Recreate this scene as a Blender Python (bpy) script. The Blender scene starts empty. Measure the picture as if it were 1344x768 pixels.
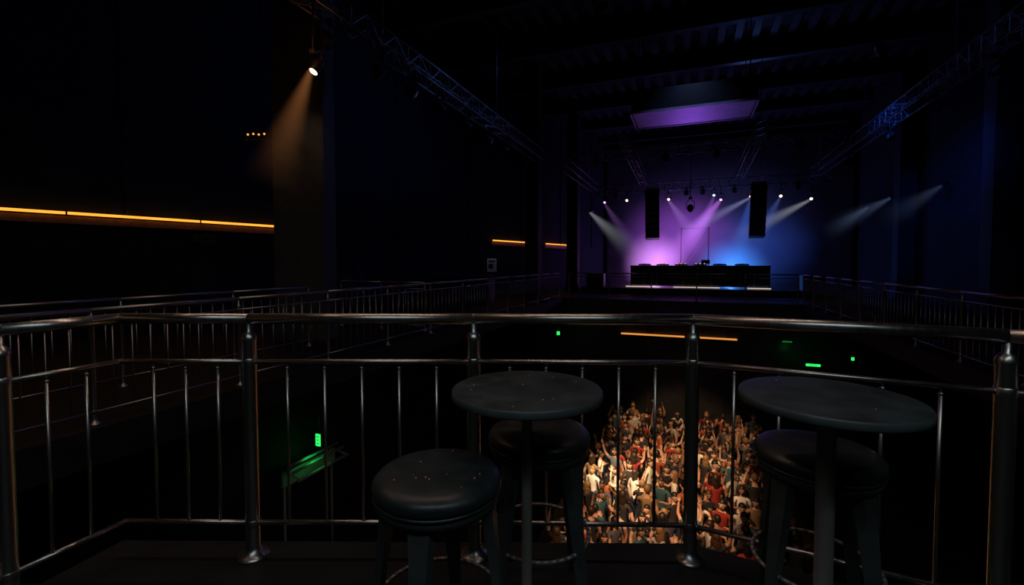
import bpy, bmesh, math, random
from mathutils import Vector, Matrix, Euler
random.seed(7)
scn = bpy.context.scene
scn.view_settings.view_transform = 'Standard'
COL = scn.collection
TH = math.radians(21.3)
CA, SA = math.cos(TH), math.sin(TH)
EYE = 1.55

def R(a, b, z=0.0):
    """room frame (a = across, b = along towards the stage) -> world"""
    return Vector((a*CA + b*SA, -a*SA + b*CA, z))
ROT = Matrix.Rotation(-TH, 4, 'Z')

# ------------------------------------------------------------ materials
def nt(name):
    m = bpy.data.materials.new(name); m.use_nodes = True
    return m, m.node_tree.nodes, m.node_tree.links

def mat(name, col, rough=0.6, metal=0.0, var=0.0, scale=8.0, bump=0.0, spec=0.5, stretch=None):
    m, n, l = nt(name)
    p = n['Principled BSDF']
    p.inputs['Base Color'].default_value = (*col, 1)
    p.inputs['Roughness'].default_value = rough
    p.inputs['Metallic'].default_value = metal
    p.inputs['Specular IOR Level'].default_value = spec
    if var > 0 or bump > 0:
        tc = n.new('ShaderNodeTexCoord'); mp = n.new('ShaderNodeMapping')
        if stretch: mp.inputs['Scale'].default_value = stretch
        nz = n.new('ShaderNodeTexNoise'); nz.inputs['Scale'].default_value = scale
        nz.inputs['Detail'].default_value = 6
        l.new(tc.outputs['Object'], mp.inputs['Vector']); l.new(mp.outputs['Vector'], nz.inputs['Vector'])
        if var > 0:
            cr = n.new('ShaderNodeValToRGB')
            cr.color_ramp.elements[0].position = .3; cr.color_ramp.elements[1].position = .7
            cr.color_ramp.elements[0].color = (*[c*(1-var) for c in col], 1)
            cr.color_ramp.elements[1].color = (*[min(1, c*(1+var)) for c in col], 1)
            l.new(nz.outputs['Fac'], cr.inputs['Fac']); l.new(cr.outputs['Color'], p.inputs['Base Color'])
            mr = n.new('ShaderNodeMapRange')
            mr.inputs['To Min'].default_value = max(.03, rough-.10); mr.inputs['To Max'].default_value = min(1, rough+.10)
            l.new(nz.outputs['Fac'], mr.inputs['Value']); l.new(mr.outputs['Result'], p.inputs['Roughness'])
        if bump > 0:
            b = n.new('ShaderNodeBump'); b.inputs['Strength'].default_value = bump; b.inputs['Distance'].default_value = .01
            l.new(nz.outputs['Fac'], b.inputs['Height']); l.new(b.outputs['Normal'], p.inputs['Normal'])
    return m

def emat(name, col, strength):
    m, n, l = nt(name)
    p = n['Principled BSDF']
    p.inputs['Base Color'].default_value = (*[c*.3 for c in col], 1)
    p.inputs['Emission Color'].default_value = (*col, 1)
    p.inputs['Emission Strength'].default_value = strength
    return m

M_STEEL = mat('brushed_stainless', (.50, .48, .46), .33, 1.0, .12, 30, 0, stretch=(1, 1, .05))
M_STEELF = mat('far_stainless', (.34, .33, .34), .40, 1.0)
M_POLE = mat('table_pole_steel', (.26, .235, .22), .46, .55)
M_TABLE = mat('table_laminate', (.022, .033, .038), .44, 0, .4, 9, .05, .4)
M_RIM = mat('table_rim', (.055, .070, .072), .42, 0, .15, 12)
M_VINYL = mat('black_vinyl', (.018, .025, .028), .40, 0, .25, 14, .08, .4)
M_LEG = mat('stool_leg_paint', (.055, .063, .065), .45, .1, .15, 10)
M_FLOORB = mat('balcony_floor_rubber', (.008, .010, .011), .6, 0, .4, 3, .1, .25)
M_CONC = mat('dark_concrete', (.018, .022, .026), .85, 0, .3, 2, .2, .2)
M_WALL = mat('black_wall_paint', (.016, .022, .032), .85, 0, .3, 1.5, .1, .2)
M_CEIL = mat('black_ceiling', (.018, .021, .032), .9, 0, .3, 1.2, .1, .2)
M_BEAM = mat('painted_steel_beam', (.030, .036, .05), .7, 0, .2, 3, 0, .25)
M_BLACK = mat('black_metal', (.015, .015, .017), .5, .2, .2, 10, 0, .3)
M_TRUSS = mat('truss_aluminium', (.18, .18, .21), .45, .9, .1, 10)
M_GRILL = mat('speaker_grille', (.03, .03, .035), .5, .3, .3, 80, .2)
M_BACK = mat('backdrop_cloth', (.055, .052, .065), .95, 0, .25, 1.2, .2, .1)
M_STAGE = mat('stage_deck', (.022, .022, .026), .45, 0, .3, 4, .05)
M_GROUND = mat('dance_floor', (.34, .26, .18), .5, 0, .35, 2, .05)
M_PANEL = mat('duct_sheet_metal', (.38, .36, .45), .55, .2, .2, 3)
M_WHITE = mat('white_sign', (.5, .5, .5), .5, 0, .1, 5)
M_AMBER = emat('amber_led', (1.0, .33, .035), 1.7)
M_AMBER2 = emat('amber_led_low', (1.0, .36, .07), .85)
M_GREEN = emat('exit_green', (.03, 1.0, .15), 1.2)
M_GREEND = emat('exit_green_dim', (.02, .5, .08), .3)
M_WARMLED = emat('booth_led', (1, .78, .6), .75)
M_WARML = emat('lens_warm', (1, .72, .5), 3.5)
M_ORAL = emat('lens_orange', (1, .55, .28), 8)
M_PURL = emat('lens_purple', (.75, .35, 1), 2.2)
M_BLUL = emat('lens_blue', (.40, .5, 1), 2.4)
M_OFF = mat('lens_off', (.05, .06, .08), .1)
M_DOT = emat('amber_dot', (1, .45, .08), 1.3)
M_LASERDOT = emat('laser_dot_glow', (1, .20, .10), .5)

# ------------------------------------------------------------ mesh helpers
def tube(bm, p1, p2, r1, r2=None, seg=12, mi=0, caps=True):
    p1 = Vector(p1); p2 = Vector(p2)
    if r2 is None: r2 = r1
    d = (p2-p1)
    if d.length < 1e-6: return
    q = d.to_track_quat('Z', 'Y').to_matrix()
    A, B = [], []
    for i in range(seg):
        t = 2*math.pi*i/seg
        o = q @ Vector((math.cos(t), math.sin(t), 0))
        A.append(bm.verts.new(p1+o*r1)); B.append(bm.verts.new(p2+o*r2))
    for i in range(seg):
        j = (i+1) % seg
        f = bm.faces.new((A[i], A[j], B[j], B[i])); f.smooth = True; f.material_index = mi
    if caps:
        f = bm.faces.new(A[::-1]); f.material_index = mi
        f = bm.faces.new(B); f.material_index = mi

def path(bm, pts, r, seg=12, mi=0, closed=False):
    n = len(pts)
    for i in range(n if closed else n-1):
        tube(bm, pts[i], pts[(i+1) % n], r, r, seg, mi)
    for i in (range(n) if closed else range(1, n-1)):
        ball(bm, pts[i], (r, r, r), mi, seg, 6)

def ball(bm, c, s, mi=0, u=14, v=9, rot=None):
    M = Matrix.Translation(Vector(c)) @ (rot.to_4x4() if rot else Matrix.Identity(4)) @ Matrix.Diagonal((s[0], s[1], s[2], 1))
    res = bmesh.ops.create_uvsphere(bm, u_segments=u, v_segments=v, radius=1, matrix=M)
    for vv in res['verts']:
        for f in vv.link_faces: f.smooth = True; f.material_index = mi

def lathe(bm, prof, M=Matrix.Identity(4), seg=32, mi=0):
    rings = []
    for r, z in prof:
        if r < 1e-5: rings.append([bm.verts.new(M @ Vector((0, 0, z)))])
        else: rings.append([bm.verts.new(M @ Vector((r*math.cos(2*math.pi*i/seg), r*math.sin(2*math.pi*i/seg), z))) for i in range(seg)])
    for k in range(len(rings)-1):
        a, b = rings[k], rings[k+1]
        for i in range(seg):
            j = (i+1) % seg
            if len(a) == 1 and len(b) == 1: continue
            if len(a) == 1: vs = (a[0], b[j], b[i])
            elif len(b) == 1: vs = (a[i], a[j], b[0])
            else: vs = (a[i], a[j], b[j], b[i])
            f = bm.faces.new(vs); f.smooth = True; f.material_index = mi

def box(bm, c, s, M=Matrix.Identity(4), mi=0):
    """box with centre c and full size s in the frame M"""
    vs = []
    for x in (-.5, .5):
        for y in (-.5, .5):
            for z in (-.5, .5):
                vs.append(bm.verts.new(M @ Vector((c[0]+x*s[0], c[1]+y*s[1], c[2]+z*s[2]))))
    for idx in ((0,1,3,2),(4,6,7,5),(0,4,5,1),(2,3,7,6),(0,2,6,4),(1,5,7,3)):
        f = bm.faces.new([vs[i] for i in idx]); f.material_index = mi

def finish(bm, name, mats, loc=None, rotz=0, parent=None, bevel=0, fixn=True):
    if fixn: bmesh.ops.recalc_face_normals(bm, faces=bm.faces)
    me = bpy.data.meshes.new(name); bm.to_mesh(me); bm.free()
    for m in mats: me.materials.append(m)
    ob = bpy.data.objects.new(name, me); COL.objects.link(ob)
    if loc is not None: ob.location = loc
    ob.rotation_euler[2] = rotz
    if parent: ob.parent = parent
    if bevel:
        b = ob.modifiers.new('bevel', 'BEVEL'); b.width = bevel; b.segments = 2; b.limit_method = 'ANGLE'
    return ob

def prism(bm, poly, z0, z1, mi=0):
    lo = [bm.verts.new((p[0], p[1], z0)) for p in poly]; hi = [bm.verts.new((p[0], p[1], z1)) for p in poly]
    n = len(poly)
    bm.faces.new(lo[::-1]).material_index = mi; bm.faces.new(hi).material_index = mi
    for i in range(n):
        j = (i+1) % n
        bm.faces.new((lo[i], lo[j], hi[j], hi[i])).material_index = mi

def room_box(name, a0, a1, b0, b1, z0, z1, m, bevel=0):
    bm = bmesh.new(); box(bm, ((a0+a1)/2, (b0+b1)/2, (z0+z1)/2), (a1-a0, b1-b0, z1-z0), ROT)
    return finish(bm, name, [m], bevel=bevel)

# ------------------------------------------------------------ room shell
bm = bmesh.new(); box(bm, (-4, 13, -6.15), (32, 42, .3), ROT)
finish(bm, 'floor', [M_CONC])
room_box('dance_floor', -2.9, 2.4, 5.0, 19.4, -6.0, -5.94, M_GROUND)
room_box('wall_right', 9, 9.3, -7, 33, -6, 10.2, M_WALL)
room_box('wall_back', -16, 9, -7.3, -7, -6, 10.2, M_WALL)
room_box('wall_stage', -8, 9, 32.0, 32.3, -6, 10.2, M_WALL)
room_box('ceiling', -20, 9.3, -7.3, 32.3, 10.2, 10.4, M_CEIL)
# angled left wall
WD = Vector((.589, .808, 0)); W0 = Vector((-10.1, 9, 0)); WN = Vector((-.808, .589, 0))
WM = Matrix(((WD.x, WN.x, 0, W0.x), (WD.y, WN.y, 0, W0.y), (0, 0, 1, 0), (0, 0, 0, 1)))
bm = bmesh.new(); box(bm, (6, .15, 2.1), (48, .3, 16.2), WM)
for s in range(-14, 28, 4):
    box(bm, (s, -.03, 6.0), (.12, .06, 7.0), WM)
finish(bm, 'wall_left', [M_WALL])
M_LEDGE = mat('wood_ledge', (.16, .09, .05), .55, 0, .3, 6)
def wallstrip(name, s0, s1, z=2.605):
    bm = bmesh.new()
    n = max(1, round((s1-s0)/2.4)); L = (s1-s0)/n
    for i in range(n):
        box(bm, (s0+(i+.5)*L, -.16, z), (L-.03, .035, .055), WM, 0)
        box(bm, (s0+(i+.5)*L, -.07, z), (.06, .16, .03), WM, 1)
        box(bm, (s0+(i+1)*L, -.16, z), (.03, .05, .07), WM, 1)
    box(bm, ((s0+s1)/2, -.05, z-.14), (s1-s0, .10, .16), WM, 2)
    return finish(bm, name, [M_AMBER, M_BLACK, M_LEDGE])
wallstrip('led_strip_light', -9, 5.9)
wallstrip('led_strip_light', 15.4, 18.3)
wallstrip('led_strip_light', 20.1, 22.85)
room_box('wall_lower_left', -8.4, -8.1, -5, 19.4, -6, -.36, M_CONC)
room_box('wall_lower_right', 8.0, 8.3, -5, 19.4, -6, -.36, M_CONC)

# balcony decks
bm = bmesh.new()
prism(bm, [R(-5.15, -4), R(-5.15, 19.5), R(-8.72, 19.5), R(-14.9, -4)], -.35, 0)
finish(bm, 'balcony_deck', [M_FLOORB])
bm = bmesh.new()
prism(bm, [R(3.85, -6.5), R(8.98, -6.5), R(8.98, 19.5), R(3.85, 19.5)], -.35, 0)
finish(bm, 'balcony_deck', [M_FLOORB])
bm = bmesh.new()
prism(bm, [(-2.8, .3), (-2.34, 1.98), (-2.18, 2.50), (.98, 2.47), (2.05, 1.93), (3.3, 1.25), (3.3, -3.5), (-2.9, -3.5)], -.35, 0)
finish(bm, 'floor_balcony', [M_FLOORB], bevel=.01)
bm = bmesh.new()
prism(bm, [R(-8.7, 19.6), R(8.95, 19.6), R(8.95, 31.9), R(-5.6, 31.9)], -.4, 0)
box(bm, (0, 19.75, -3.2), (15.9, .3, 5.6), ROT)
for a in (-4.5, -1.5, 1.5, 4.5): box(bm, (a, 19.57, -3.2), (.25, .1, 5.6), ROT)
finish(bm, 'stage_platform', [M_STAGE], bevel=.02)
bm = bmesh.new()
for a0, a1 in ((-2.65, -.15), (.25, 1.75)):
    box(bm, ((a0+a1)/2, 19.48, -1.42), (a1-a0, .05, .06), ROT, 0)
    box(bm, ((a0+a1)/2, 19.53, -1.50), (a1-a0+.1, .12, .06), ROT, 1)
finish(bm, 'platform_led_strip', [M_AMBER2, M_BLACK])

# ------------------------------------------------------------ near railing
ZT, ZM, ZB = 1.26, 1.035, .18
def railing(name, pts, posts, bars, rt, rm, rb, rp, m, zt=ZT, zm=ZM, zb=ZB, seg=14, z0=0.0):
    bm = bmesh.new()
    P = [Vector((p[0], p[1], z0)) for p in pts]
    Z = lambda p, z: p+Vector((0, 0, z))
    path(bm, [Z(p, zt) for p in P], rt, seg)
    path(bm, [Z(p, zm) for p in P], rm, seg)
    path(bm, [Z(p, zb) for p in P], rm, seg)
    for i in posts:
        p = P[i]
        M = Matrix.Translation(p)
        lathe(bm, [(0, 0), (rp*2.3, 0), (rp*2.3, .008), (rp*1.9, .016), (rp*1.35, .03), (rp*1.05, .045), (rp, .05),
                   (rp, zt-.115), (rp*1.06, zt-.112), (rp*1.06, zt-.10), (rp*.95, zt-.088), (rp*.7, zt-.073), (rp*.45, zt-.066), (rp*.42, zt), (0, zt)], M, 24)
        for zz in (zm, zb):
            lathe(bm, [(rp, zz-.02), (rp*1.08, zz-.016), (rp*1.08, zz+.016), (rp, zz+.02)], M, 24)
    for i, nb in enumerate(bars):
        a, b = P[i], P[i+1]
        for k in range(nb):
            q = a.lerp(b, (k+1)/(nb+1))
            tube(bm, Z(q, zb), Z(q, zm-.035), rb, rb, 8)
            ball(bm, Z(q, zm-.033), (rb*1.5, rb*1.5, rb*1.1), 0, 8, 6)
            tube(bm, Z(q, zm-.033), Z(q, zm), rb*.5, rb*.5, 6)
    return finish(bm, name, [m])

railing('balcony_railing',
        [(-2.62, .45), (-2.21, 1.95), (-2.05, 2.37), (-1.37, 2.36), (-.20, 2.36), (.93, 2.33), (1.97, 1.80), (3.1, 1.2)],
        [0, 1, 3, 4, 5, 6, 7], [7, 2, 3, 5, 5, 5, 5], .028, .0125, .0080, .034, M_STEEL)

def seg_line(p, q, step):
    n = max(1, round((q-p).length/step)); return [p.lerp(q, i/n) for i in range(n+1)]
def far_rail(name, p, q, step=1.5, nb=8, **kw):
    pts = seg_line(p, q, step)
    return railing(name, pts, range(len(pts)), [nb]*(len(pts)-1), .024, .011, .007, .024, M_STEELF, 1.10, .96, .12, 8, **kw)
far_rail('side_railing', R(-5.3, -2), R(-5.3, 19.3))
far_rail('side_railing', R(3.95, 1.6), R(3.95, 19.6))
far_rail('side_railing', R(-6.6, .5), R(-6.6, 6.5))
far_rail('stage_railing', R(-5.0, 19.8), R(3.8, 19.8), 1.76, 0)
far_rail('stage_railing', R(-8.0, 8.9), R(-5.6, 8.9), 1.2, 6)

# ------------------------------------------------------------ tables and stools
def table(loc, r, h, rp):
    bm = bmesh.new()
    lathe(bm, [(0, h), (r-.012, h), (r-.004, h-.002)], mi=0, seg=72)
    lathe(bm, [(r-.004, h-.002), (r, h-.008), (r, h-.026), (r-.004, h-.032), (r-.02, h-.034), (0, h-.034)], mi=1, seg=72)
    lathe(bm, [(0, h-.036), (.11, h-.036), (.11, h-.044), (rp*1.3, h-.06), (rp*1.3, h-.10), (rp, h-.11), (rp, .03), (rp*1.6, .022), (.115, .014), (.12, .008), (.12, 0), (0, 0)], mi=2, seg=32)
    return finish(bm, 'bar_table', [M_TABLE, M_RIM, M_POLE], loc=(loc[0], loc[1], 0))
table((.06, 1.81), .30, 1.05, .021)
table((1.12, 1.60), .285, 1.08, .030)

def stool(loc, h, r, ang):
    bm = bmesh.new()
    lathe(bm, [(0, h-.004), (r*.55, h), (r*.80, h-.003), (r*.93, h-.012), (r*.99, h-.028), (r, h-.043), (r*.985, h-.056), (r*.95, h-.063)], mi=0, seg=56)
    lathe(bm, [(r*.95, h-.061), (r*.99, h-.064), (r*.99, h-.070), (r*.95, h-.073)], mi=0, seg=56)
    lathe(bm, [(0, h-.072), (r*.95, h-.072), (r*.96, h-.078), (r*.95, h-.105), (r*.90, h-.108), (r*.88, h-.09), (0, h-.09)], mi=1, seg=56)
    fr = r*1.13
    for k in range(4):
        t = ang + k*math.pi/2
        Mz = Matrix.Rotation(t, 4, 'Z')
        prof = [(r*.80, h-.085, .050, .020), (r*.86, h-.22, .042, .017), (r*.98, .35, .030, .015), (fr, .012, .018, .013)]
        rings = []
        for x, z, hw, hd in prof:
            rings.append([bm.verts.new(Mz @ Vector((x+dx*hd, dy*hw, z))) for dx, dy in ((-1, -1), (1, -.75), (1, .75), (-1, 1))])
        for a, b in zip(rings, rings[1:]):
            for i in range(4):
                j = (i+1) % 4
                bm.faces.new((a[i], a[j], b[j], b[i])).material_index = 1
        bm.faces.new(rings[0]).material_index = 1; bm.faces.new(rings[-1][::-1]).material_index = 1
        tube(bm, Mz @ Vector((fr, 0, 0)), Mz @ Vector((fr, 0, .014)), .018, .018, 12, 3)
    rr = r*.985; n = 40
    path(bm, [Vector((rr*math.cos(2*math.pi*i/n), rr*math.sin(2*math.pi*i/n), .30)) for i in range(n)], .009, 8, 2, True)
    return finish(bm, 'bar_stool', [M_VINYL, M_LEG, M_POLE, M_BLACK], loc=(loc[0], loc[1], 0))
stool((-.274, 1.65), .79, .235, math.radians(262))
stool((.125, 2.085), .79, .235, math.radians(45))
stool((1.27, 1.87), .79, .235, math.radians(20))

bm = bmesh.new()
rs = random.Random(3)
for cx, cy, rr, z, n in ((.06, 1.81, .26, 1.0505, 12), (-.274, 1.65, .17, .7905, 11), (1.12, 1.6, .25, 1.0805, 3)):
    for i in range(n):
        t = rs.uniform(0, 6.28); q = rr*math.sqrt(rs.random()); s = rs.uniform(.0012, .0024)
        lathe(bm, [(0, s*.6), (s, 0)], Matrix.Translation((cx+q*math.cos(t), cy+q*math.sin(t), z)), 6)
finish(bm, 'laser_light_dots', [M_LASERDOT])  # glowing dots painted on for laser light thrown onto tables and stool

# ------------------------------------------------------------ structure: column, trusses, beams
bm = bmesh.new()
box(bm, (0, 0, 5.1), (1.0, .6, 10.2)); box(bm, (0, 0, .25), (1.08, .68, .5))
finish(bm, 'column', [mat('column_render', (.05, .060, .070), .8, 0, .25, 3, .2, .2)], loc=(-4.22, 9.35, 0), rotz=.0)
for i, (a, b) in enumerate(((8.6, 12), (8.6, 18), (8.6, 24.5), (-6.39, 19.0), (-5.95, 24.5))):
    bm = bmesh.new(); box(bm, (0, 0, 5.1), (.6, .6, 10.2)); box(bm, (0, 0, .2), (.7, .7, .4))
    finish(bm, 'column', [M_BEAM], loc=R(a, b, 0), rotz=-TH)

def truss(bm, p, q, w=.3, r=.022, step=.45):
    p, q = Vector(p), Vector(q); d = (q-p).normalized(); up = Vector((0, 0, 1))
    sd = d.cross(up).normalized()
    cs = [sd*x*w/2+up*y*w/2 for x, y in ((-1, -1), (1, -1), (1, 1), (-1, 1))]
    for c in cs: tube(bm, p+c, q+c, r, r, 7)
    n = max(1, round((q-p).length/step))
    for i in range(n):
        A = p.lerp(q, i/n); B = p.lerp(q, (i+1)/n)
        for k in range(4):
            c0, c1 = cs[k], cs[(k+1) % 4]
            if i % 2: c0, c1 = c1, c0
            tube(bm, A+c0, B+c1, r*.55, r*.55, 5, 0, False)
            tube(bm, A+cs[k], A+cs[(k+1) % 4], r*.5, r*.5, 5, 0, False)
bm = bmesh.new()
truss(bm, R(-6, 5, 6.1), R(-6, 18.6, 6.1), .4)
truss(bm, R(-5.2, 18, 5.9), R(-5.2, 26.6, 5.9), .4)
truss(bm, R(5.8, 8, 6.1), R(5.8, 27, 6.1), .4)
truss(bm, R(-5.4, 26.2, 5.7), R(6.4, 26.2, 5.7), .42)
truss(bm, R(-2.4, 17.9, 6.3), R(-2.4, 26, 6.0), .35)
truss(bm, R(2.3, 17.9, 6.3), R(2.3, 26, 6.0), .35)
truss(bm, R(-5.4, 21, 6.4), R(6.2, 21, 6.4), .35)
for a in (-6, 5.8):
    for b in (8, 14, 20, 26):
        if a < 0 and b > 18: continue
        tube(bm, R(a, b, 6.3), R(a, b, 10.2), .012, .012, 6)
for a in (-2.4, 2.3, -5.2):
    for b in (18.5, 25): tube(bm, R(a, b, 6.1), R(a, b, 10.2), .012, .012, 6)
finish(bm, 'lighting_truss', [M_TRUSS])

bm = bmesh.new()
for b in (3, 6.5, 10, 13.5, 17, 20.5, 24, 27.5, 31):
    box(bm, (-3.2, b, 9.55), (23, .28, .06), ROT); box(bm, (-3.2, b, 10.12), (23, .28, .06), ROT); box(bm, (-3.2, b, 9.85), (23, .05, .6), ROT)
for a in [x*.6-14 for x in range(38)]:
    box(bm, (a, 14, 10.12), (.25, 36, .1), ROT)
finish(bm, 'ceiling_beams', [M_BEAM])
bm = bmesh.new()
box(bm, (0, 16.9, 6.98), (3.8, 1.9, .7), ROT, 0)
box(bm, (0, 15.97, 6.60), (3.9, .06, .08), ROT, 1); box(bm, (0, 17.83, 6.60), (3.9, .06, .08), ROT, 1)
box(bm, (-1.92, 16.9, 6.60), (.06, 1.9, .08), ROT, 1); box(bm, (1.92, 16.9, 6.60), (.06, 1.9, .08), ROT, 1)
box(bm, (0, 16.9, 6.60), (3.7, 1.8, .03), ROT, 1)
for a in (-1.7, 1.7):
    for b in (16.2, 17.6): tube(bm, R(a, b, 7.3), R(a, b, 10.2), .02, .02, 6, 0)
finish(bm, 'ventilation_plenum', [M_BLACK, M_PANEL])
bm = bmesh.new()
for k in range(2):
    b0 = 10.6+k*1.7
    box(bm, (2.2, b0, 8.95), (1.9, 1.0, .5), ROT, 0)
    for i in range(16): box(bm, (1.35+i*.113, b0, 8.68), (.035, .95, .05), ROT, 1)
finish(bm, 'ceiling_vent', [M_BEAM, M_TRUSS])
bm = bmesh.new()
path(bm, [Vector((-9, 6.5, 6.9)), Vector((-4.5, 8.6, 6.7)), Vector((-3.0, 9.0, 6.8))], .05, 8)
path(bm, [Vector((-9, 6.2, 6.6)), Vector((-3.3, 8.7, 6.3))], .03, 8)
tube(bm, (-6, 7.9, 6.8), (-6, 7.9, 10.2), .012); tube(bm, (-3.6, 8.8, 6.7), (-3.6, 8.8, 10.2), .012)
finish(bm, 'ceiling_pipes', [M_STEELF])

# ------------------------------------------------------------ volumetric helpers
def math_node(n, l, op, a, b=None, c=None):
    m = n.new('ShaderNodeMath'); m.operation = op
    for i, v in enumerate((a, b, c)):
        if v is None: continue
        if isinstance(v, (int, float)): m.inputs[i].default_value = v
        else: l.new(v, m.inputs[i])
    return m.outputs[0]

def beam(parent, start, end, r0, r1, col, k, p=1.4):  # cone emits its own glow, standing in for light scattered in haze
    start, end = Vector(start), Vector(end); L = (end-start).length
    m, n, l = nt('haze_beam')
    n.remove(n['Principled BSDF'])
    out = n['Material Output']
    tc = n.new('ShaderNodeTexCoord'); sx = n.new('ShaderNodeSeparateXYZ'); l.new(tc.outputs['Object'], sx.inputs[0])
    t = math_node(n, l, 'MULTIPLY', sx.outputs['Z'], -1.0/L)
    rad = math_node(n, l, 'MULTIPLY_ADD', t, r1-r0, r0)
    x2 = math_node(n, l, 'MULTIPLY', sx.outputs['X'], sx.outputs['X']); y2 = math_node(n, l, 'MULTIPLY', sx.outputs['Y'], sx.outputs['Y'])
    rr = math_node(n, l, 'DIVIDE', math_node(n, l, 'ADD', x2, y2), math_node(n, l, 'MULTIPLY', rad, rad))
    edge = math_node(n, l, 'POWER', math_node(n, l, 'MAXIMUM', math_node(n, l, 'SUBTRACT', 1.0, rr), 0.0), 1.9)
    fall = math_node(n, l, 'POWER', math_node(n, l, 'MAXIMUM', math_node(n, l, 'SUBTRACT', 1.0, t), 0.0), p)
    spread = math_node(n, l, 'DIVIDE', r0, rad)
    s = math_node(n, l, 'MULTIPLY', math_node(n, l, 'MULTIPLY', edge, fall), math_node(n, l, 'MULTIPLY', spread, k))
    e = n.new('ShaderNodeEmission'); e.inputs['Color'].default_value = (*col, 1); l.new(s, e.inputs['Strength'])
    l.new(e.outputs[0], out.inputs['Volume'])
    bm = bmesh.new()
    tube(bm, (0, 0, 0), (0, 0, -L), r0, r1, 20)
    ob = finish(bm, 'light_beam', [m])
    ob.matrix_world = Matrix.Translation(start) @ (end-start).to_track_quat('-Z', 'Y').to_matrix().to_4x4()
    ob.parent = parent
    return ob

def haze(name, c, s, col, k, p=2.0, rotz=-TH):
    m, n, l = nt(name); n.remove(n['Principled BSDF']); out = n['Material Output']
    tc = n.new('ShaderNodeTexCoord'); ln = n.new('ShaderNodeVectorMath'); ln.operation = 'LENGTH'
    l.new(tc.outputs['Object'], ln.inputs[0])
    r2 = math_node(n, l, 'MULTIPLY', ln.outputs['Value'], ln.outputs['Value'])
    ed = math_node(n, l, 'POWER', math_node(n, l, 'MAXIMUM', math_node(n, l, 'SUBTRACT', 1.0, r2), 0.0), p)
    nz = n.new('ShaderNodeTexNoise'); nz.inputs['Scale'].default_value = 1.8; nz.inputs['Detail'].default_value = 1; l.new(tc.outputs['Object'], nz.inputs['Vector'])
    s_ = math_node(n, l, 'MULTIPLY', math_node(n, l, 'MULTIPLY', ed, k), math_node(n, l, 'ADD', nz.outputs['Fac'], .5))
    e = n.new('ShaderNodeEmission'); e.inputs['Color'].default_value = (*col, 1); l.new(s_, e.inputs['Strength'])
    l.new(e.outputs[0], out.inputs['Volume'])
    try: m.cycles.volume_step_rate = 3.0
    except Exception: pass
    bm = bmesh.new(); bmesh.ops.create_icosphere(bm, subdivisions=3, radius=1)
    ob = finish(bm, name, [m], loc=c, rotz=rotz); ob.scale = s
    return ob
# self-lit stage fog: the coloured glow is emitted, one bank per wash
haze('stage_glow_fog', R(-2.0, 29.0, 1.5), (2.1, 2.2, 2.2), (.66, .26, .90), .44)
haze('stage_glow_fog', R(-.6, 28.6, 3.1), (3.9, 2.4, 3.0), (.36, .08, .72), .155, 1.8)
haze('stage_glow_fog', R(2.2, 29.0, 1.1), (2.3, 2.2, 2.1), (.05, .26, .95), .40)
haze('stage_glow_fog', R(3.2, 28.6, 2.4), (3.6, 2.4, 3.0), (.03, .09, .60), .10)
haze('stage_glow_fog', R(.8, 27.6, 3.6), (6.0, 3.6, 4.2), (.07, .07, .28), .030, 1.5)

# ------------------------------------------------------------ stage lamps
def light(kind, name, loc, tgt, power, col, parent=None, size=.1, angle=40, blend=.5, size_y=None):
    d = bpy.data.lights.new(name, kind); d.energy = power; d.color = col
    if kind == 'SPOT': d.spot_size = math.radians(angle); d.spot_blend = blend; d.shadow_soft_size = size
    elif kind == 'AREA':
        d.size = size
        if size_y: d.shape = 'RECTANGLE'; d.size_y = size_y
    else: d.shadow_soft_size = size
    o = bpy.data.objects.new(name, d); COL.objects.link(o); o.location = loc
    if tgt is not None: o.rotation_euler = (Vector(tgt)-Vector(loc)).to_track_quat('-Z', 'Y').to_euler()
    if parent: o.parent = parent
    return o

def lamp(loc, tgt, lens, hang=None, s=1.0, power=0, col=(1, 1, 1), angle=35, name='stage_spotlight', lens_r=.085):
    loc, tgt = Vector(loc), Vector(tgt)
    M = Matrix.Translation(loc) @ (tgt-loc).to_track_quat('-Z', 'Y').to_matrix().to_4x4() @ Matrix.Scale(s, 4)
    bm = bmesh.new()
    lathe(bm, [(lens_r, .0), (lens_r+.02, -.02), (lens_r+.025, 0), (lens_r+.022, .16), (.075, .24), (.05, .28), (0, .285)], M, 20, 0)
    lathe(bm, [(0, .004), (lens_r*.6, .003), (lens_r, .006)], M, 20, 1)
    sx = M @ Vector((.14, 0, .12)); sy = M @ Vector((-.14, 0, .12)); top = loc+Vector((0, 0, .30*s))
    a = M @ Vector((lens_r+.02, 0, .12)); b = M @ Vector((-lens_r-.02, 0, .12))
    tube(bm, a, sx, .012*s, None, 6); tube(bm, b, sy, .012*s, None, 6)
    path(bm, [sx, sx+(top-loc)*.8, top, sy+(top-loc)*.8, sy], .012*s, 6)
    box(bm, (top.x, top.y, top.z+.03), (.09*s, .09*s, .08*s))
    if hang is not None: tube(bm, top, Vector(hang), .018, .018, 8)
    ob = finish(bm, name, [M_BLACK, lens], fixn=True)
    if power: light('SPOT', 'lamp_light', M @ Vector((0, 0, -.06)), tgt, power, col, ob, .08, angle, .6)
    return ob

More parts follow.
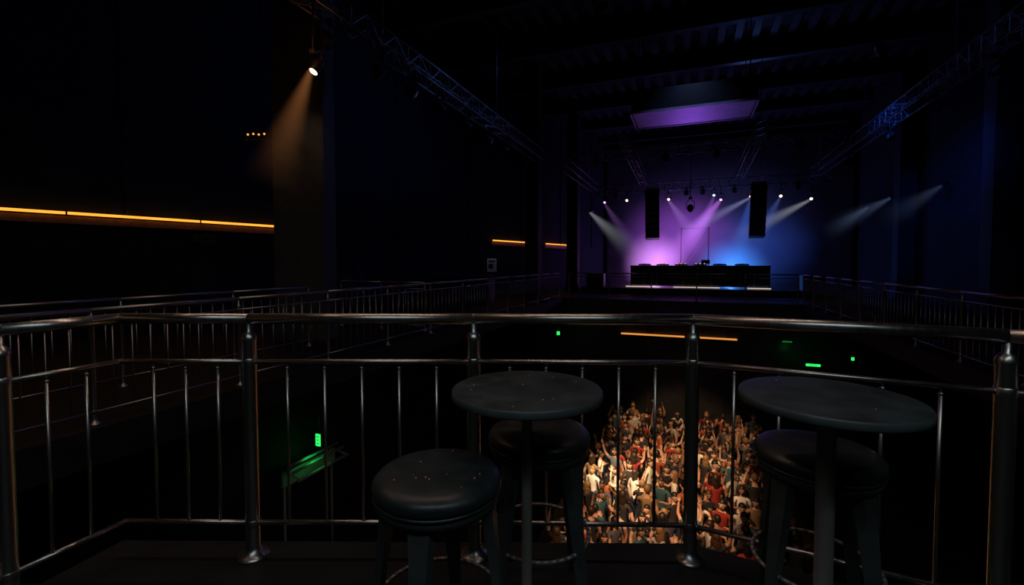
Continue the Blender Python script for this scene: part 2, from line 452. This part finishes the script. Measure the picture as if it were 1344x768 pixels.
PUR = (.60, .13, 1.0); BLU = (.05, .20, 1.0); WHT = (.8, .78, .85)
B = 26.2
TZ = 5.5
spec = [(-4.5, 4.95, M_PURL, R(-2.2, 31, 1.2), 350, PUR, 26), (-3.28, 5.0, M_WARML, R(-2.5, 30, 1.0), 0, WHT, 30),
        (-1.09, 4.95, M_WARML, R(-1.2, 31.0, .9), 600, PUR, 30), (1.13, 5.05, M_BLUL, R(0.9, 31, 1.2), 300, (.30, .15, 1), 30),
        (1.46, 4.8, M_PURL, R(-1.8, 31, 1.0), 1200, PUR, 32), (2.84, 4.9, M_WARML, R(2.4, 31, .6), 450, BLU, 28),
        (4.16, 4.85, M_WARML, R(3.8, 22, 1.2), 0, WHT, 36), (5.45, 4.65, M_WARML, R(3.0, 31, .6), 400, BLU, 26)]
lamps = []
for a, z, lens, tg, pw, c, an in spec:
    face = R(a-.9, 21.0, z-2.2)
    lb = lamp(R(a, B-.3, z), face, lens, R(a, B-.3, TZ), 1.0, lens_r=.068)
    if pw: light('SPOT', 'lamp_wash', R(a, B-.1, z-.18), tg, pw, c, lb, .1, an, 1.0)
    lamps.append(lb)
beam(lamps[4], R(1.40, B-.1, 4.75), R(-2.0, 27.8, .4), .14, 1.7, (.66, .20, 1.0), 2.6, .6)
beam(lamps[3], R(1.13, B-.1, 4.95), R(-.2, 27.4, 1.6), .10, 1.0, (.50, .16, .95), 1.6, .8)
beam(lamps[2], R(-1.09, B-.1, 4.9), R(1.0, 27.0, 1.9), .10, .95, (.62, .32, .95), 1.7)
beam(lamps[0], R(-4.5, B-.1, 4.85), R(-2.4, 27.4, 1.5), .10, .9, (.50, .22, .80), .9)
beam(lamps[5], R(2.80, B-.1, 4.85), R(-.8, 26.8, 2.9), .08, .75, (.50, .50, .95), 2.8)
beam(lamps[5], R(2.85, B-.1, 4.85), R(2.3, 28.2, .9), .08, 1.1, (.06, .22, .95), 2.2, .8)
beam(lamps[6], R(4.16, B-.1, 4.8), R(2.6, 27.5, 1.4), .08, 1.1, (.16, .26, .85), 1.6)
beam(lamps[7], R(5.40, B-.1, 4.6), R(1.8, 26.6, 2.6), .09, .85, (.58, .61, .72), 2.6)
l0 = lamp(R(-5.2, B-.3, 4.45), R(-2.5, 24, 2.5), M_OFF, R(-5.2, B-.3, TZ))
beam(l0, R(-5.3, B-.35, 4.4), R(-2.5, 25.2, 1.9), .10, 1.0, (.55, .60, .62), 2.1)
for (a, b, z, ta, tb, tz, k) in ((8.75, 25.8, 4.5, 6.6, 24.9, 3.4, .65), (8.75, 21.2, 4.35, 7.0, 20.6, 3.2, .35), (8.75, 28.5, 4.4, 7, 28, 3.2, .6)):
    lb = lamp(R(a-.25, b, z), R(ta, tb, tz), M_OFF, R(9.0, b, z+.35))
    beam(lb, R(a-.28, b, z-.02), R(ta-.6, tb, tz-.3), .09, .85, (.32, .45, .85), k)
# orange lamp near the column
ol = lamp((-3.38, 7.86, 4.80), (-3.9, 7.10, 3.4), M_ORAL, (-3.38, 7.86, 6.0), 1.0, lens_r=.07)
light('SPOT', 'lamp_light', (-3.42, 7.83, 4.70), (-4.3, 9.3, 3.6), 16, (1, .5, .25), ol, .05, 60, 1.0)
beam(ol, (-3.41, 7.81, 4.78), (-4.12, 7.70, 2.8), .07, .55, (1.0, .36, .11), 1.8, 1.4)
light('POINT', 'lamp_spill', (-3.35, 7.5, 5.1), None, 2.5, (1, .35, .14), ol, .05)
for i, b in enumerate((6.5, 8, 9.2, 10.5, 12, 13.6, 15, 17)):
    lamp(R(-6, b, 5.45), R(-4+(i % 3)*.5, b+.6, 3), M_OFF, R(-6, b, 5.9), 1.15)
for i, b in enumerate((10, 12.5, 15, 18, 22)):
    lamp(R(5.8, b, 5.45), R(4, b+.6, 3), M_OFF, R(5.8, b, 5.9), 1.15)
for i, a in enumerate((-3.9, -2.2, -.2, .6, 2.1, 3.5, 4.9)):
    lamp(R(a, B, 5.2), R(a, B+2, 1), M_OFF, R(a, B, 5.5), 1.1)
for a in (-4, -1, 1, 4): lamp(R(a, 21, 6.0), R(a, 23, 2), M_OFF, R(a, 21, 6.3), 1.2)

bm = bmesh.new()
Mx = Matrix.Translation((-5.15, 9.3, 0))
box(bm, (0, 0, 4.12), (.55, .10, .16), Mx, 0)
for i in range(4): ball(bm, Mx @ Vector((-.16+i*.11, -.055, 4.13+.012*((i*3) % 2))), (.02, .018, .02), 1, 10, 6)
box(bm, (-.1, .25, 4.3), (.04, .6, .04), Mx, 0)
tube(bm, Mx @ Vector((.1, 0, 4.2)), Mx @ Vector((.1, 0, 10.2)), .015, None, 6, 0)
finish(bm, 'led_fixture', [M_BLACK, M_DOT])

# ------------------------------------------------------------ stage objects
room_box('stage', -5.3, 6.2, 23.6, 31.5, 0, .28, M_STAGE, .02)
room_box('backdrop_curtain', -5.3, 8.7, 31.55, 31.65, .02, 9.3, M_BACK)
bm = bmesh.new()
box(bm, (.35, 25.0, 1.38), (6.5, 1.0, .07), ROT, 0)
box(bm, (.35, 24.62, .86), (6.4, .05, .98), ROT, 0)
for a in (-2.85, 3.55): box(bm, (a, 25, .85), (.06, .95, 1.0), ROT, 0)
for i in range(11): box(bm, (-2.85+i*.64, 24.58, .86), (.05, .04, .98), ROT, 1)
for z in (.42, 1.33): box(bm, (.35, 24.58, z), (6.45, .05, .05), ROT, 1)
finish(bm, 'dj_booth', [M_BLACK, M_TRUSS], bevel=.01)
bm = bmesh.new()
for a0, a1 in ((-3.1, -1.4), (-.75, 1.4), (2.6, 3.6)):
    box(bm, ((a0+a1)/2, 24.4, .33), (a1-a0, .06, .04), ROT, 0)
finish(bm, 'booth_led_strip', [M_WARMLED])
bm = bmesh.new()
for i, a in enumerate((-2.2, -1.3, -.4, .5, 1.4, 2.4)):
    box(bm, (a, 25.0, 1.455), (.6, .42, .07), ROT, 0)
    lathe(bm, [(.15, 0), (.15, .02), (0, .022)], ROT @ Matrix.Translation((a, 25.0, 1.49)), 20, 1)
    for k in range(3): box(bm, (a-.2+k*.2, 24.83, 1.51), (.05, .03, .03), ROT, 2 if (i in (1, 2, 3)) else 1)
box(bm, (.75, 24.95, 1.60), (.4, .03, .2), ROT, 0)
finish(bm, 'dj_decks', [M_BLACK, M_TRUSS, emat('deck_lights', (1, .6, .25), 1.1)])
bm = bmesh.new()
for a in (-.45, .95): box(bm, (a, 27, 1.9), (.04, .04, 3.2), ROT)
for z in (1.2, 3.45): box(bm, (.25, 27, z), (1.4, .04, .04), ROT)
tube(bm, R(-.45, 27, 1.2), R(.95, 27, 3.45), .01, None, 6)
for a in (-.45, .95): box(bm, (a, 27, .31), (.1, .6, .05), ROT)
finish(bm, 'scaffold_frame', [M_TRUSS])
def line_array(a, b):
    bm = bmesh.new()
    for i in range(8):
        tilt = math.radians(-i*1.6)
        M = Matrix.Translation(R(a, b+.012*i*i*.6, 5.2-i*.32)) @ ROT @ Matrix.Rotation(tilt, 4, 'X')
        box(bm, (0, 0, 0), (.66, .5, .28), M, 0)
        box(bm, (0, -.26, 0), (.60, .03, .25), M, 1)
        box(bm, (.34, -.1, 0), (.03, .2, .3), M, 2); box(bm, (-.34, -.1, 0), (.03, .2, .3), M, 2)
    box(bm, (0, 0, 5.42), (.6, .5, .06), Matrix.Translation(R(a, b, 0)) @ ROT, 2)
    for s in (-.25, .25): tube(bm, R(a+s, b, 5.45), R(a+s, b, 10.2), .012, None, 6, 2)
    return finish(bm, 'line_array_speaker', [M_BLACK, M_GRILL, M_TRUSS])
line_array(-1.85, 25.0); line_array(3.06, 25.0)
def uplight(a, b, c, pw, lens):
    bm = bmesh.new()
    lathe(bm, [(0, 0), (.14, 0), (.14, .10), (.11, .16), (.10, .15)], Matrix.Translation(R(a, b, .28)), 18, 0)
    lathe(bm, [(0, .13), (.10, .14)], Matrix.Translation(R(a, b, .28)), 18, 1)
    ob = finish(bm, 'stage_uplight', [M_BLACK, lens])
    light('POINT', 'uplight_glow', R(a, b, 1.3), None, pw, c, ob, .15)
uplight(-2.1, 30.9, (.70, .25, 1), 75, M_PURL); uplight(2.3, 30.8, (.06, .28, 1), 130, M_BLUL)

for a, b in ((-4.7, 24.6), (5.3, 24.6)):
    bm = bmesh.new(); box(bm, (0, 0, .35), (.9, .7, .7)); box(bm, (0, -.36, .35), (.8, .02, .6), mi=1)
    finish(bm, 'subwoofer', [M_BLACK, M_GRILL], loc=R(a, b, .28), rotz=-TH, bevel=.02)
bm = bmesh.new()
box(bm, (0, 0, .52), (2.6, .6, 1.04)); box(bm, (0, -.05, 1.07), (2.8, .8, .06), mi=1)
for i in range(6): box(bm, (-1.1+i*.44, -.31, .5), (.4, .02, .85), mi=1)
finish(bm, 'bar_counter', [M_BLACK, M_BEAM], loc=R(-8.1, 15.4, 0), rotz=-TH, bevel=.01)
bm = bmesh.new()
box(bm, (0, 0, 1.45), (.42, .04, .6)); box(bm, (0, .03, .6), (.06, .05, 1.3), mi=1); box(bm, (0, .03, .02), (.5, .4, .04), mi=1)
box(bm, (0, -.022, 1.62), (.28, .01, .08), mi=1); box(bm, (-.05, -.022, 1.40), (.2, .01, .22), mi=1)
tube(bm, (0, .02, 1.75), (0, .02, 2.25), .012, None, 6, 1); tube(bm, (0, .02, 2.25), (0, -.55, 2.3), .012, None, 6, 1); tube(bm, (0, -.55, 2.33), (0, -.60, 2.25), .03, .05, 12, 1)
ns = finish(bm, 'notice_stand', [M_WHITE, M_BLACK], loc=(-.90, 20.4, 0), rotz=0)
light('SPOT', 'notice_light', (0, -.62, 2.22), (0, 0, 1.4), 1.3, (.8, .85, 1), ns, .04, 60, .8)
bm = bmesh.new()
for i in range(7): box(bm, (0, i*.28, .09+i*.17), (1.2, .3, .18))
for s in (-.62, .62): path(bm, [Vector((s, 0, .9)), Vector((s, 1.7, 2.0))], .02, 8); tube(bm, (s, 0, 0), (s, 0, .9), .02); tube(bm, (s, 1.7, 1.0), (s, 1.7, 2.0), .02)
for s in (-.6, .6):
    for i in range(7): box(bm, (s*.9, i*.28, (.17*i)/2), (.06, .06, .17*i+.02))
finish(bm, 'staircase', [M_BEAM], loc=(-4.6, 12.2, 0), rotz=.5)
bm = bmesh.new()
box(bm, (3.4, -.45, 2.15), (.4, .3, .22), WM); tube(bm, WM @ Vector((3.4, 0, 2.25)), WM @ Vector((3.4, -.4, 2.2)), .03)
lathe(bm, [(.06, 0), (.05, .06), (0, .06)], Matrix.Translation(WM @ Vector((3.4, -.62, 2.15))), 12)
finish(bm, 'security_camera', [M_BEAM])

# ------------------------------------------------------------ exit signs (lower level)
def exit_sign_or_glow_bar(p, w, h, rotz, pw, hang=0, m=None):
    bm = bmesh.new(); M = Matrix.Translation(Vector(p)) @ Matrix.Rotation(rotz, 4, 'Z')
    box(bm, (0, .03, 0), (w+.05, .05, h+.05), M, 0); box(bm, (0, -.005, 0), (w, .02, h), M, 1)
    for k in range(3): box(bm, (0, -.018, h*(.28-k*.28)), (w*.55, .006, h*.07), M, 2)
    if hang: tube(bm, M @ Vector((0, .03, h/2)), M @ Vector((0, .03, hang-p[2])), .012, None, 6)
    ob = finish(bm, 'exit_sign_or_glow_bar', [M_BLACK, m or M_GREEN, M_WHITE])
    if pw: light('POINT', 'exit_glow', M @ Vector((0, -.12, -.28)), None, pw, (.03, 1, .15), ob, .05)
    return ob
exit_sign_or_glow_bar((-4.25, 9.85, -2.33), .12, .26, -TH, 1.4, -.35)
# green lit handrail set under the sign
bm = bmesh.new()
for a, z in ((-7.75, -2.72), (-7.60, -2.80), (-7.45, -2.95)):
    path(bm, [R(a, 7.0, z), R(a, 8.45, z)], .035, 8)
box(bm, (-7.85, 7.7, -3.0), (.05, 1.5, .30), ROT)
for b in (7.05, 8.4): tube(bm, R(-7.85, b, -2.85), R(-7.4, b, -2.95), .02, None, 6); tube(bm, R(-7.9, b, -2.85), R(-7.9, b, -6), .03, None, 6)
finish(bm, 'stair_handrail', [mat('painted_handrail', (.5, .5, .5), .5)])
exit_sign_or_glow_bar((1.84, 18.0, -1.24), .12, .14, -TH, .8)
exit_sign_or_glow_bar(R(3.42, 19.40, -1.38), .30, .05, -TH, .25, 0, M_GREEND)
exit_sign_or_glow_bar(R(4.95, 17.6, -1.55), .08, .10, -TH, .3, -.35)
exit_sign_or_glow_bar(R(3.95, 18.0, -1.92), .42, .08, -TH, 1.0, -.35)  # glowing bar standing in for a green-lit patch, not a sign

# ------------------------------------------------------------ crowd
def rnd_mat(name, cols, k, rough=.8):
    m, n, l = nt(name); p = n['Principled BSDF']; p.inputs['Roughness'].default_value = rough
    oi = n.new('ShaderNodeObjectInfo')
    fr = math_node(n, l, 'FRACT', math_node(n, l, 'MULTIPLY', oi.outputs['Random'], k))
    cr = n.new('ShaderNodeValToRGB'); cr.color_ramp.interpolation = 'CONSTANT'
    e = cr.color_ramp.elements
    while len(e) < len(cols): e.new(.5)
    for i, c in enumerate(cols): e[i].position = i/len(cols); e[i].color = (*c, 1)
    l.new(fr, cr.inputs['Fac']); l.new(cr.outputs['Color'], p.inputs['Base Color'])
    return m
C_SKIN = rnd_mat('skin', [(.62, .34, .22), (.72, .44, .30), (.50, .27, .17), (.30, .15, .09), (.68, .40, .27)], 13.7, .5)
C_SHIRT = rnd_mat('shirt_fabric', [(.015, .015, .018), (.50, .45, .36), (.02, .025, .05), (.30, .02, .015), (.02, .02, .02), (.025, .02, .02), (.25, .15, .07), (.75, .7, .62), (.03, .10, .12), (.012, .012, .012), (.35, .08, .03), (.10, .10, .11), (.6, .55, .5)], 29.3)
C_TRS = rnd_mat('trouser_fabric', [(.02, .025, .05), (.012, .012, .012), (.03, .04, .08), (.05, .04, .03)], 7.1)
C_HAIR = rnd_mat('hair', [(.012, .008, .006), (.03, .015, .008), (.06, .03, .012), (.015, .01, .01), (.25, .14, .06)], 17.9, .5)
C_SHOE = mat('shoe_leather', (.02, .02, .02), .5); C_EYE = mat('eye_dark', (.02, .01, .01), .2)
PM = [C_SKIN, C_SHIRT, C_TRS, C_HAIR, C_SHOE, C_EYE]

def hand(bm, w, d, side, curl=.25):
    """palm + five fingers starting at wrist w pointing along d"""
    d = d.normalized(); q = d.to_track_quat('Z', 'Y').to_matrix()
    X, Y, Z = q.col[0], q.col[1], q.col[2]
    ball(bm, w+Z*.045, (.040, .018, .052), 0, 10, 7, rot=q)
    for i, (off, ln) in enumerate(((-.030, .060), (-.010, .075), (.010, .082), (.030, .074))):
        b0 = w+Z*.082+X*off*.95; b1 = b0+Z*ln*.5+X*off*.18+Y*curl*.01; b2 = b1+Z*ln*.45+X*off*.1+Y*curl*.05
        tube(bm, b0, b1, .010, .0088, 6); tube(bm, b1, b2, .0088, .006, 6)
    t0 = w+Z*.025-X*.032*side; t1 = t0+Z*.03-X*.032*side; t2 = t1+Z*.03-X*.008*side
    tube(bm, t0, t1, .012, .010, 6); tube(bm, t1, t2, .010, .007, 6)

def person_mesh(name, arms, lean=0.0, longhair=False, female=False, stride=.0):
    sh = .165 if female else .185
    V = [((0, 0, .95), .135, .105), ((0, .0, 1.10), .115 if female else .13, .09), ((0, .005, 1.30), .15, .11), ((0, 0, 1.44), .085, .07), ((0, .012, 1.53), .050, .050), ((0, .015, 1.58), .045, .045)]
    E = [(0, 1), (1, 2), (2, 3), (3, 4), (4, 5)]
    for s in (-1, 1):
        i = len(V)
        V += [((s*.09, 0, .86), .088, .088), ((s*.10, .03+s*stride, .50), .058, .058), ((s*.10, -.01+s*stride*1.2, .30), .053, .053), ((s*.105, -.02+s*stride, .09), .036, .036), ((s*.115, .12+s*stride, .035), .034, .026)]
        E += [(0, i), (i, i+1), (i+1, i+2), (i+2, i+3), (i+3, i+4)]
        el, wr = arms[0 if s < 0 else 1]
        j = len(V)
        V += [((s*sh, 0, 1.41), .058, .055), ((s*abs(el[0]), el[1], el[2]), .041, .041), ((s*wr[0], wr[1], wr[2]), .026, .026)]
        E += [(3, j), (j, j+1), (j+1, j+2)]
    me = bpy.data.meshes.new('sk'); me.from_pydata([v[0] for v in V], E, []); ob = bpy.data.objects.new('sk', me); COL.objects.link(ob)
    md = ob.modifiers.new('s', 'SKIN'); md.branch_smoothing = .4; sv = me.skin_vertices[0].data
    for k, v in enumerate(V): sv[k].radius = (v[1], v[2]); sv[k].use_root = (k == 0)
    sb = ob.modifiers.new('b', 'SUBSURF'); sb.levels = 1; sb.render_levels = 1
    dg = bpy.context.evaluated_depsgraph_get(); ev = bpy.data.meshes.new_from_object(ob.evaluated_get(dg))
    bpy.data.objects.remove(ob)
    bm = bmesh.new(); bm.from_mesh(ev)
    arm = []
    for s, (el, wr) in zip((-1, 1), arms): arm.append((Vector((s*abs(el[0]), el[1], el[2])), Vector((s*wr[0], wr[1], wr[2])), Vector((s*sh, 0, 1.41))))
    def dseg(p, a, b):
        t = max(0, min(1, (p-a).dot(b-a)/(b-a).length_squared)); return (p-(a+(b-a)*t)).length, t
    for f in bm.faces:
        c = f.calc_center_median(); f.smooth = True; mi = 1
        if c.z < .09: mi = 4
        elif c.z < .96: mi = 2
        if c.z > 1.475 and abs(c.x) < .07 and abs(c.y) < .08: mi = 0
        for el, wr, s_ in arm:
            d1, t1 = dseg(c, el, wr); d2, t2 = dseg(c, s_, el)
            if d1 < .065 and d1 <= d2+.002: mi = 0
            elif d2 < .06 and t2 > .1: mi = 0 if (t2 > .45) else 1
        f.material_index = mi
    for (el, wr, s_), s in zip(arm, (-1, 1)): hand(bm, wr, (wr-el), s)
    hc = Vector((0, .025, 1.665))
    ball(bm, hc, (.073, .090, .112), 0, 16, 12)
    ball(bm, hc+Vector((0, .030, -.055)), (.052, .055, .055), 0, 12, 8)
    tube(bm, hc+Vector((0, .082, .015)), hc+Vector((0, .108, -.02)), .008, .015, 6)
    for s in (-1, 1):
        ball(bm, hc+Vector((s*.028, .081, .012)), (.012, .008, .008), 5, 8, 6)
        ball(bm, hc+Vector((s*.074, -.005, -.005)), (.010, .020, .030), 0, 8, 6)
    box(bm, (0, hc.y+.086, hc.z-.052), (.042, .010, .010), mi=5)
    n0 = set(bm.faces)
    ball(bm, hc+Vector((0, -.012, .018)), (.083, .097, .112), 3, 16, 12)
    rm = [f for f in bm.faces if f not in n0 and ((f.calc_center_median().y > hc.y+.035 and f.calc_center_median().z < hc.z+.055) or f.calc_center_median().z < hc.z-.06)]
    bmesh.ops.delete(bm, geom=rm, context='FACES')
    if longhair:
        ball(bm, hc+Vector((0, -.055, -.12)), (.085, .045, .17), 3, 12, 10)
        for s in (-1, 1): ball(bm, hc+Vector((s*.075, -.01, -.09)), (.022, .04, .12), 3, 8, 8)
    m = bpy.data.meshes.new(name); bm.to_mesh(m); bm.free()
    for x in PM: m.materials.append(x)
    return m
UP = ((.27, .08, 1.62), (.24, .14, 1.88)); UP2 = ((.30, .02, 1.55), (.34, .08, 1.80)); DN = ((.25, -.02, 1.14), (.27, .10, .92))
FW = ((.23, .16, 1.22), (.12, .36, 1.34)); CL = ((.25, .12, 1.18), (.06, .32, 1.30)); PH = ((.24, .20, 1.40), (.12, .38, 1.64)); HI = ((.22, .02, 1.68), (.18, .04, 1.95))
variants = [person_mesh('p0', (UP, UP)), person_mesh('p1', (DN, UP2), longhair=True, female=True), person_mesh('p2', (CL, CL)),
            person_mesh('p3', (PH, DN)), person_mesh('p4', (HI, FW), stride=.04), person_mesh('p5', (DN, DN), longhair=True, female=True),
            person_mesh('p6', (DN, FW), female=True, longhair=True, stride=.05), person_mesh('p7', (FW, DN)), person_mesh('p8', (DN, DN), stride=.03)]
wts = [.6, 1.0, 2, 1.4, .8, 2.4, 2.4, 2.4, 2.4]
crowd = bpy.data.objects.new('dancing_crowd', None); COL.objects.link(crowd); crowd.location = R(-.2, 12, -5.94)
inv = Matrix.Translation(-crowd.location)
rc = random.Random(11); k = 0
b = 5.4
while b < 19.2:
    a = -2.7 + (rc.random()*.2)
    while a < 2.25:
        aa = a+rc.uniform(-.10, .10); bb = b+rc.uniform(-.10, .10)
        if rc.random() > .06:
            o = bpy.data.objects.new('person_%d' % (k+1), rc.choices(variants, wts)[0]); COL.objects.link(o)
            o.parent = crowd; o.matrix_parent_inverse = inv
            o.location = R(aa, bb, -5.94)
            back = rc.random() < .40
            o.rotation_euler = (0, 0, -TH+rc.gauss(0, .6)+(0 if back else math.pi))
            s = rc.uniform(.90, 1.06); o.scale = (s*1.05, s*1.05, s); k += 1
        a += .54
    b += .54
for a in (-3.2, 2.75):
    bm = bmesh.new()
    for i in range(7):
        b0 = 5.0+i*2.05
        path(bm, [R(a, b0, -5.95), R(a, b0, -4.9), R(a, b0+1.95, -4.9), R(a, b0+1.95, -5.95)], .025, 8)
        box(bm, (a, b0+.975, -5.4), (.03, 1.9, .95), ROT)
    finish(bm, 'crowd_barrier', [M_BLACK])

# ------------------------------------------------------------ lighting
def hall_spot(loc, tgt, pw, col, angle, name='wash_fill_spot', size=.12, blend=.5):
    lb = lamp(loc, tgt, M_OFF, (loc[0], loc[1], 10.2), 1.2, name=name)
    light('SPOT', 'wash_fill_source', Vector(loc)+(Vector(tgt)-Vector(loc)).normalized()*.15, tgt, pw, col, lb, size, angle, blend)
WARM = (1, .60, .32)
hall_spot(R(-2.6, 4.5, 7.5), R(-.7, 13.0, -4.5), 9000, WARM, 20)
hall_spot(R(-1.6, 5.2, 7.5), R(-1.9, 13.2, -4.5), 21000, (1, .76, .46), 11, blend=1)
hall_spot(R(-.2, 7.5, 7.5), R(-.2, 17.0, -4.5), 5000, WARM, 21)
hall_spot(R(.5, 3.6, 7.3), R(-.7, 9.4, -4.5), 6000, (1, .56, .30), 20)
# added fill lights above and behind our balcony, unseen, in invented housings
def fill_batten(loc, ang, L, tgt, pw, col, w=.08):
    bm = bmesh.new(); M = Matrix.Translation(Vector(loc)) @ Matrix.Rotation(ang, 4, 'Z')
    box(bm, (0, 0, .06), (L+.1, w+.06, .07), M, 0)
    for s in (-.4, .4): tube(bm, M @ Vector((s*L, 0, .08)), M @ Vector((s*L, 0, 10.2-loc[2])), .01, None, 6)
    ob = finish(bm, 'fill_light_bar', [M_BLACK])
    d = bpy.data.lights.new('fill_batten_light', 'AREA'); d.shape = 'RECTANGLE'; d.size = L; d.size_y = w; d.energy = pw; d.color = col
    o = bpy.data.objects.new('fill_batten_light', d); COL.objects.link(o); o.location = loc; o.parent = ob
    o.rotation_euler = (0, 0, ang)
    return ob
fill_batten((-.2, 3.3, 5.2), 0, 5.0, None, 36, (1, .66, .50))
fill_batten((.3, -.4, 3.6), 0, 4.0, None, 26, (.78, .95, 1))
fill_batten((-3.6, 3.2, 4.6), math.pi/2, 3.0, None, 8, (1, .66, .45))
# hall washes; the wide blue ones are added lamps for ambient fill
hall_spot(R(2, 22, 8.6), R(5.0, 14, 9.4), 75, (.14, .28, 1), 130, blend=1)
hall_spot(R(0, 21.5, 4.0), R(0, 16.9, 6.5), 260, (.34, .10, 1), 52, blend=1)
hall_spot(R(5.0, 16, 7.5), R(9, 21.5, 3), 700, (.03, .14, 1), 55, blend=1)
hall_spot(R(-2.5, 13, 8.6), R(-8.5, 11, 4), 170, (.14, .32, 1), 130, size=.4, blend=1)
hall_spot(R(0, 14, 8.6), R(0, 21, 0), 80, (.30, .42, 1), 70, blend=1)
hall_spot(R(3, 9, 8.6), R(8.8, 13, 4), 90, (.10, .26, 1), 110, size=.4, blend=1)

w = bpy.data.worlds.new('world'); scn.world = w; w.use_nodes = True
w.node_tree.nodes['Background'].inputs[0].default_value = (.1, .2, .35, 1); w.node_tree.nodes['Background'].inputs[1].default_value = .01

# ------------------------------------------------------------ camera
cd = bpy.data.cameras.new('camera'); cd.sensor_width = 36; cd.lens = 16.0; cd.shift_y = -18/1344; cd.clip_start = .05; cd.clip_end = 200
cam = bpy.data.objects.new('camera', cd); COL.objects.link(cam)
cam.location = (0, 0, EYE); cam.rotation_euler = (math.radians(90-2.0), 0, 0)
scn.camera = cam
